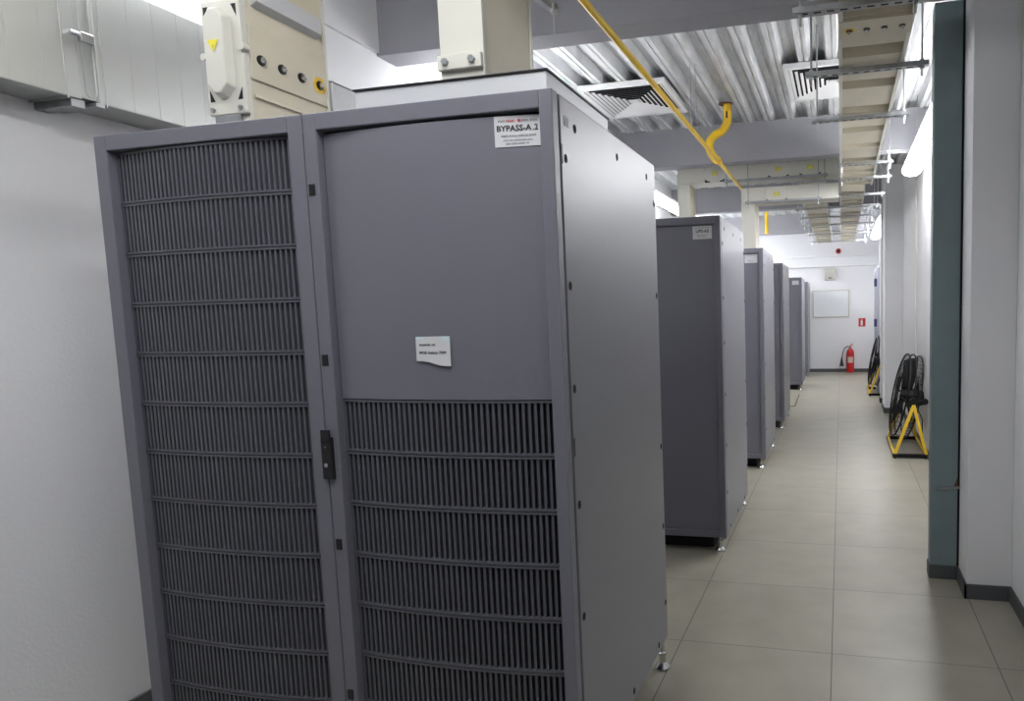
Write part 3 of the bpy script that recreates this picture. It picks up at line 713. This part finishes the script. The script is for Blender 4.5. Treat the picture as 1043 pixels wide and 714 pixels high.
mb = MB(); mb.prism([(Y, 1.885), (Y, 2.14), (Y - .14, 2.12), (Y - .08, 1.90)], .298, .505, 'pale', axis='x'); o = mb.build('speaker_box', t, bevel=.006); o.location -= Vector((.40, Y, 2.01))
mb = MB(); mb.box(.375, .43, Y - .105, Y - .085, 1.925, 1.945, 'black'); o = mb.build('brand_plate', t); o.location -= Vector((.40, Y, 2.01)); o.name = 'grille_slot'
tag(MB().box(-.56, 1.325, Y - .05, Y, 2.365, 2.395, 'white').build('cable_trunking', loc=(.38, Y, 2.4), bevel=.004), 'upper thin white cable trunking across the far wall', 'cable trunking', 'white trunking on the far wall')
tag(MB().box(-.56, 1.325, Y - .05, Y, 2.165, 2.190, 'white').build('cable_trunking', loc=(.38, Y, 2.18), bevel=.004), 'lower thin white cable trunking across the far wall', 'cable trunking', 'white trunking on the far wall')
tag(MB().tube([(XR - .012, 5.55, BH), (XR - .012, 5.55, ZD)], .007, 'pale', 8).build('wall_conduit', loc=(XR - .012, 5.55, BH), smooth=50), 'thin vertical white conduit on the right wall behind the nearer fan', 'conduit')
# door in the far part of the right wall
t = thing('door_1', 'grey door leaf standing in the right wall just before the far end', 'door', (XR, 9.6, 0)); t['kind'] = 'structure'
del t['label']; del t['category']
mb = MB(); mb.box(-.20, -.16, -.45, .45, .01, 1.93, 'door'); mb.build('door_leaf', t, bevel=.003)
mb = MB(); mb.box(-.165, 0, -.52, -.455, 0, 2.0, 'white'); mb.box(-.165, 0, .455, .52, 0, 2.0, 'white'); mb.box(-.165, 0, -.52, .52, 1.935, 2.0, 'white'); mb.build('door_case', t, bevel=.003)
for z in (1.70, 1.08):
    mb = MB(); mb.box(-.24, -.20, -.40, -.30, z - .06, z + .06, 'blue'); mb.build('door_handle' if z < 1.5 else 'door_closer', t, bevel=.004)
# red-brown L-shaped edge of a floor hatch tile beyond the fourth cabinet
mb = MB(); mb.box(-.10, .0, 7.59, 7.612, .0, .006, 'rust'); mb.bar((0, 7.60, .003), (-.02, 8.85, .003), .012, .006, 'rust')
tag(mb.build('hatch_edge', loc=(0, 7.6, 0)), 'short brown L-shaped hatch edge in the floor tiles between the fourth and fifth cabinets', 'floor hatch edge')

# ------------------------------------------------------------------ camera
cam = bpy.data.cameras.new('camera'); co = bpy.data.objects.new('camera', cam); COL.objects.link(co); SC.camera = co
YAW, PIT, ROL, f, px, py = -0.2233, -0.092, -0.0249, 670.5175, 705.3419, 378.4639
cy, sy = math.cos(YAW), math.sin(YAW); F = Vector((sy, cy, 0)); R = Vector((cy, -sy, 0)); U = Vector((0, 0, 1))
cp, sp_ = math.cos(PIT), math.sin(PIT); F2 = cp * F + sp_ * U; U2 = -sp_ * F + cp * U
cr, sr = math.cos(ROL), math.sin(ROL); R3 = cr * R + sr * U2; U3 = -sr * R + cr * U2
mx = Matrix(((R3.x, U3.x, -F2.x, .6189), (R3.y, U3.y, -F2.y, -1.3948), (R3.z, U3.z, -F2.z, 1.3359), (0, 0, 0, 1)))
co.matrix_world = mx
cam.sensor_width = 36; cam.sensor_fit = 'HORIZONTAL'; cam.lens = f / 1043 * 36
cam.shift_x = (521.5 - px) / 1043; cam.shift_y = (py - 357) / 1043
cam.clip_start = .02

w = bpy.data.worlds.new('world'); SC.world = w; w.use_nodes = True
w.node_tree.nodes['Background'].inputs[0].default_value = (.8, .85, .9, 1); w.node_tree.nodes['Background'].inputs[1].default_value = .02
SC.view_settings.view_transform = 'Standard'; SC.view_settings.look = 'None'; SC.view_settings.gamma = 1
SC.view_settings.use_curve_mapping = False; SC.view_settings.exposure = 0.84
SC.cycles.max_bounces = 10; SC.cycles.diffuse_bounces = 6; SC.cycles.glossy_bounces = 4
